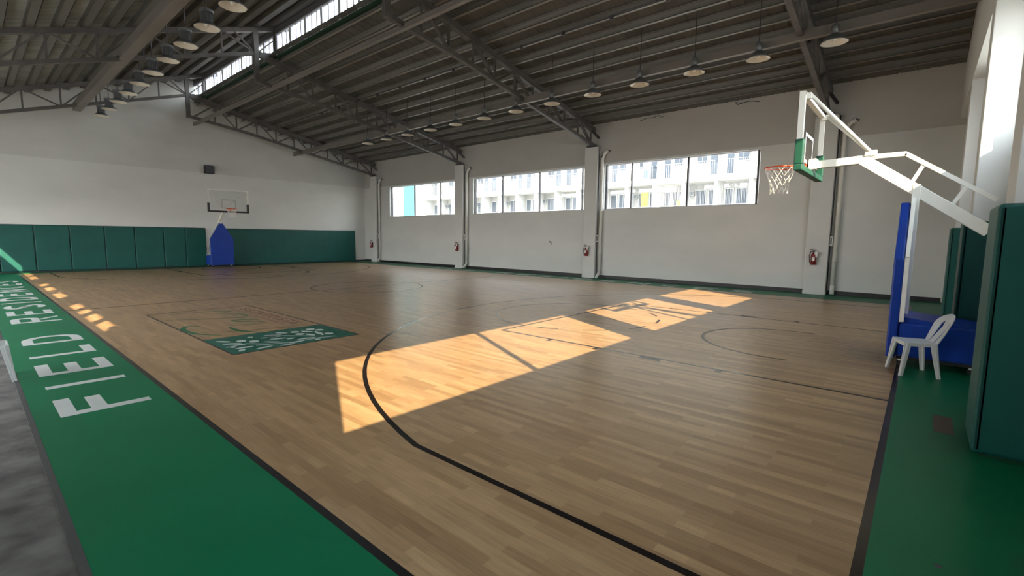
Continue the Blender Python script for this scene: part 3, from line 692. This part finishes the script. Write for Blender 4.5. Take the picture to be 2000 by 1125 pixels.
# ------------------------------------------------------------------ chairs
def chair(label, loc, rot):
    t = thing('plastic_chair', label, 'chair', (0, 0, 0), 'white plastic chairs')
    SW, SD, SH = .38, .34, .435
    nx, ny = 10, 10; vs = []; fs = []
    for j in range(ny+1):
        for i in range(nx+1):
            u, v = i/nx*2-1, j/ny
            x = u*SW/2*(1-.10*(1-v)); y = (v-.5)*SD
            z = SH-.018*(1-u*u)*math.sin(PI*v) - (.012*(v-.85)/.15 if v > .85 else 0)
            vs.append((x, y, z))
    for j in range(ny):
        for i in range(nx):
            a = j*(nx+1)+i; fs.append((a, a+1, a+nx+2, a+nx+1))
    s_ = MB().add(vs, fs).build('seat', M_plastic, t, smooth=True)
    md = s_.modifiers.new('thickness', 'SOLIDIFY'); md.thickness = .012; md.offset = -1
    # skirt under the seat edge
    mb = MB(); e = [(-SW/2*.9, -SD/2), (-SW/2, SD/2), (SW/2, SD/2), (SW/2*.9, -SD/2)]
    for a, b in zip(e, e[1:]+e[:1]): mb.bar((a[0], a[1], SH-.022), (b[0], b[1], SH-.022), .012, .045)
    mb.build('seat_rim', M_plastic, t)
    for sx_ in (-1, 1):
        for fr in (-1, 1):
            yt, yb_ = fr*SD/2*.93, fr*(SD/2+.035)
            xt = sx_*SW/2*(.9 if fr < 0 else .98); xb = sx_*(SW/2+.03)
            MB().bar((xt-sx_*.02, yt-fr*.015, SH-.01), (xb, yb_, 0), .085, .02, (0, 1, 0), .045, .02).bar((xt, yt-fr*.02, SH-.01), (xb+sx_*.005, yb_-fr*.012, 0), .02, .075, (0, 1, 0), .018, .04).build('leg', M_plastic, t, bevel=.004)
    # back: arch band with a centre splat, leaning back from the rear of the seat (-y)
    H = .37; lean = .14
    def bk(u, h): return Vector((u, -SD/2-lean*h/H-.0, SH+h))
    path = []
    for i in range(25):
        a = PI*i/24
        path.append((-(.195)*math.cos(a) if 3 < i < 21 else -(.195)*math.cos(a), H-.15+.15*math.sin(a)))
    path = [(-.165, -.01), (-.185, .10)]+path+[(.185, .10), (.165, -.01)]
    mb = MB(); vs = []; fs = []
    for i, (u, h) in enumerate(path):
        f = .085 if h < H-.12 else .085
        # inner edge pulled towards the middle of the back
        c = Vector((0, H-.15)) if h > H-.15 else Vector((0, h))
        d = (c-Vector((u, h))); d.normalize()
        q = Vector((u, h))+d*(.092 if h > .12 else .09)
        for (a, b, o) in ((u, h, 0), (q.x, q.y, 0), (q.x, q.y, 1), (u, h, 1)):
            p = bk(a, b); bend = -.05*(1-(a/.2)**2)
            vs.append((p.x, p.y+bend*min(1, max(0, h/.2))+(-.014 if o else 0), p.z))
    n_ = len(path)
    for i in range(n_-1):
        for k in range(4): fs.append((i*4+k, i*4+(k+1) % 4, (i+1)*4+(k+1) % 4, (i+1)*4+k))
    mb.add(vs, fs); mb.build('back_frame', M_plastic, t, bevel=.003)
    mb = MB(); vs = []; fs = []
    for j in range(9):
        h = (H-.05)*j/8
        for u in (-.055, .055):
            for o in (0, 1):
                p = bk(u, h); vs.append((u, p.y-.05*min(1, h/.2)+(-.012 if o else 0), p.z))
    for j in range(8):
        b = j*4
        fs += [(b, b+2, b+6, b+4), (b+1, b+5, b+7, b+3), (b, b+4, b+5, b+1), (b+2, b+3, b+7, b+6)]
    mb.add(vs, fs).build('back_splat', M_plastic, t)
    t.location = loc; t.rotation_euler = (0, 0, rot); return t
chair('white plastic armless chair on the green strip in front of the near hoop base', (6.66, -.17, .001), .36)
chair('white plastic chair cut off at the left edge on the concrete beside the green strip', (-1.30, 7.92, -.011), -PI/2)

# ------------------------------------------------------------------ apartment building opposite
BX = 32.0
ab = thing('apartment_building', 'white apartment block with rows of balconies, seen through the long windows', 'building', (BX+4, 22, -.16))
YB0, YB1 = 1.93, 41.5
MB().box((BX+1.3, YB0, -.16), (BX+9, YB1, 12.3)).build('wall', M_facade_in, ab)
MB().box((BX-.2, YB0-.2, 12.3), (BX+9.2, YB1, 12.6)).build('roof', M_facade, ab)
LV = [-.1, 2.85, 5.80, 8.75]
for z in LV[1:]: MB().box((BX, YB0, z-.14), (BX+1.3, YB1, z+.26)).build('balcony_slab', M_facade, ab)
nb = 18; P0 = 1.93; PT = 2.2
for li, z in enumerate(LV):
    for k in range(nb+1):
        if li >= 2 and k % 2 == 0: continue
        y = P0+PT*k
        MB().box((BX+.05, y-.09, z+(.2 if li else -.06)), (BX+1.3, y+.09, (LV[li+1]-.1) if li < 3 else 12.3)).build('balcony_divider', M_facade, ab)
cloth = []
for li, z in enumerate(LV):
    if li == 3: continue
    zf = z+.22
    for k in range(nb):
        y0 = P0+PT*k+.12; fl_ = (k % 2 == 0)
        def Y(a): return y0+a if fl_ else y0+1.96-a
        # door (0.15-0.75) and window (0.9-1.75)
        a, b = sorted((Y(.12), Y(.72)))
        d = MB().box((BX+1.22, a, zf), (BX+1.32, b, zf+2.15)).build('balcony_door', M_facade, ab)
        MB().box((BX+1.20, a+.07, zf+.12), (BX+1.22, b-.07, zf+2.08)).build('pane', M_pane, d)
        a, b = sorted((Y(.86), Y(1.62)))
        wz = zf+.98
        wdw = MB().box((BX+1.22, a, wz), (BX+1.32, b, zf+2.15)).build('window', M_facade, ab)
        for q in (0, 1):
            MB().box((BX+1.20, a+.05+q*(b-a-.05)/2, wz+.06), (BX+1.22, a+(q+1)*(b-a-.05)/2, zf+2.09)).build('pane', M_pane, wdw)
        a, b = sorted((Y(1.66), Y(1.92)))
        ac = MB().box((BX+1.0, a, zf+1.75), (BX+1.3, b, zf+2.05)).build('air_conditioner', M_ac, ab)
        MB().box((BX+.985, a+.04, zf+1.79), (BX+1.0, b-.04, zf+2.01)).build('grille', M_pane, ac)
        # railing
        mb = MB().box((BX+.05, y0, zf+.98), (BX+.09, y0+1.96, zf+1.02))
        if li == 1 and k < 7:
            for q in range(20): mb.box((BX+.06, y0+.1*q, zf), (BX+.072, y0+.1*q+.012, zf+2.5))
        else:
            for q in range(14): mb.box((BX+.06, y0+.14*q, zf), (BX+.08, y0+.14*q+.02, zf+1.0))
        tag(mb.build('railing', M_rail if k % 5 else M_facade, ab), kind='stuff')
def hang(y, z, h, wd, m_, lb):
    o = MB().box((BX+.3, y-wd/2, z), (BX+.33, y+wd/2, z+h)).build('hanging_laundry', m_); tag(o, lb, 'laundry')
hang(15.9, 4.0, 1.2, .55, M_cloth_g, 'lime green curtain hung in a lower balcony behind the middle window')
hang(13.3, 3.6, .9, .35, M_cloth_g, 'small yellow-green cloth on a lower balcony behind the nearest window')
hang(16.7, 6.1, 1.1, .5, M_cloth_p, 'pink laundry on an upper balcony behind the nearest window')
hang(15.9, 6.2, 1.2, .5, M_cloth_b, 'blue laundry on an upper balcony behind the nearest window')
tw = thing('tower_block', 'turquoise-striped white building at the left end of the farthest window', 'building', (BX+6, 52, -.16))
MB().box((BX, 44.6, -.16), (BX+8, 52, 15)).build('wall', M_facade, tw)
MB().box((BX-.06, 43.2, -.16), (BX+8, 45.2, 15)).build('turquoise_wall', M_turq, tw)
MB().box((BX-.1, 41.7, -.16), (BX+6, 43.2, 14)).build('stair_wall', M_facade, tw)
for z in (3, 6, 9): MB().box((BX-.08, 46, z), (BX, 51.5, z+.12)).build('ledge', M_rail, tw)
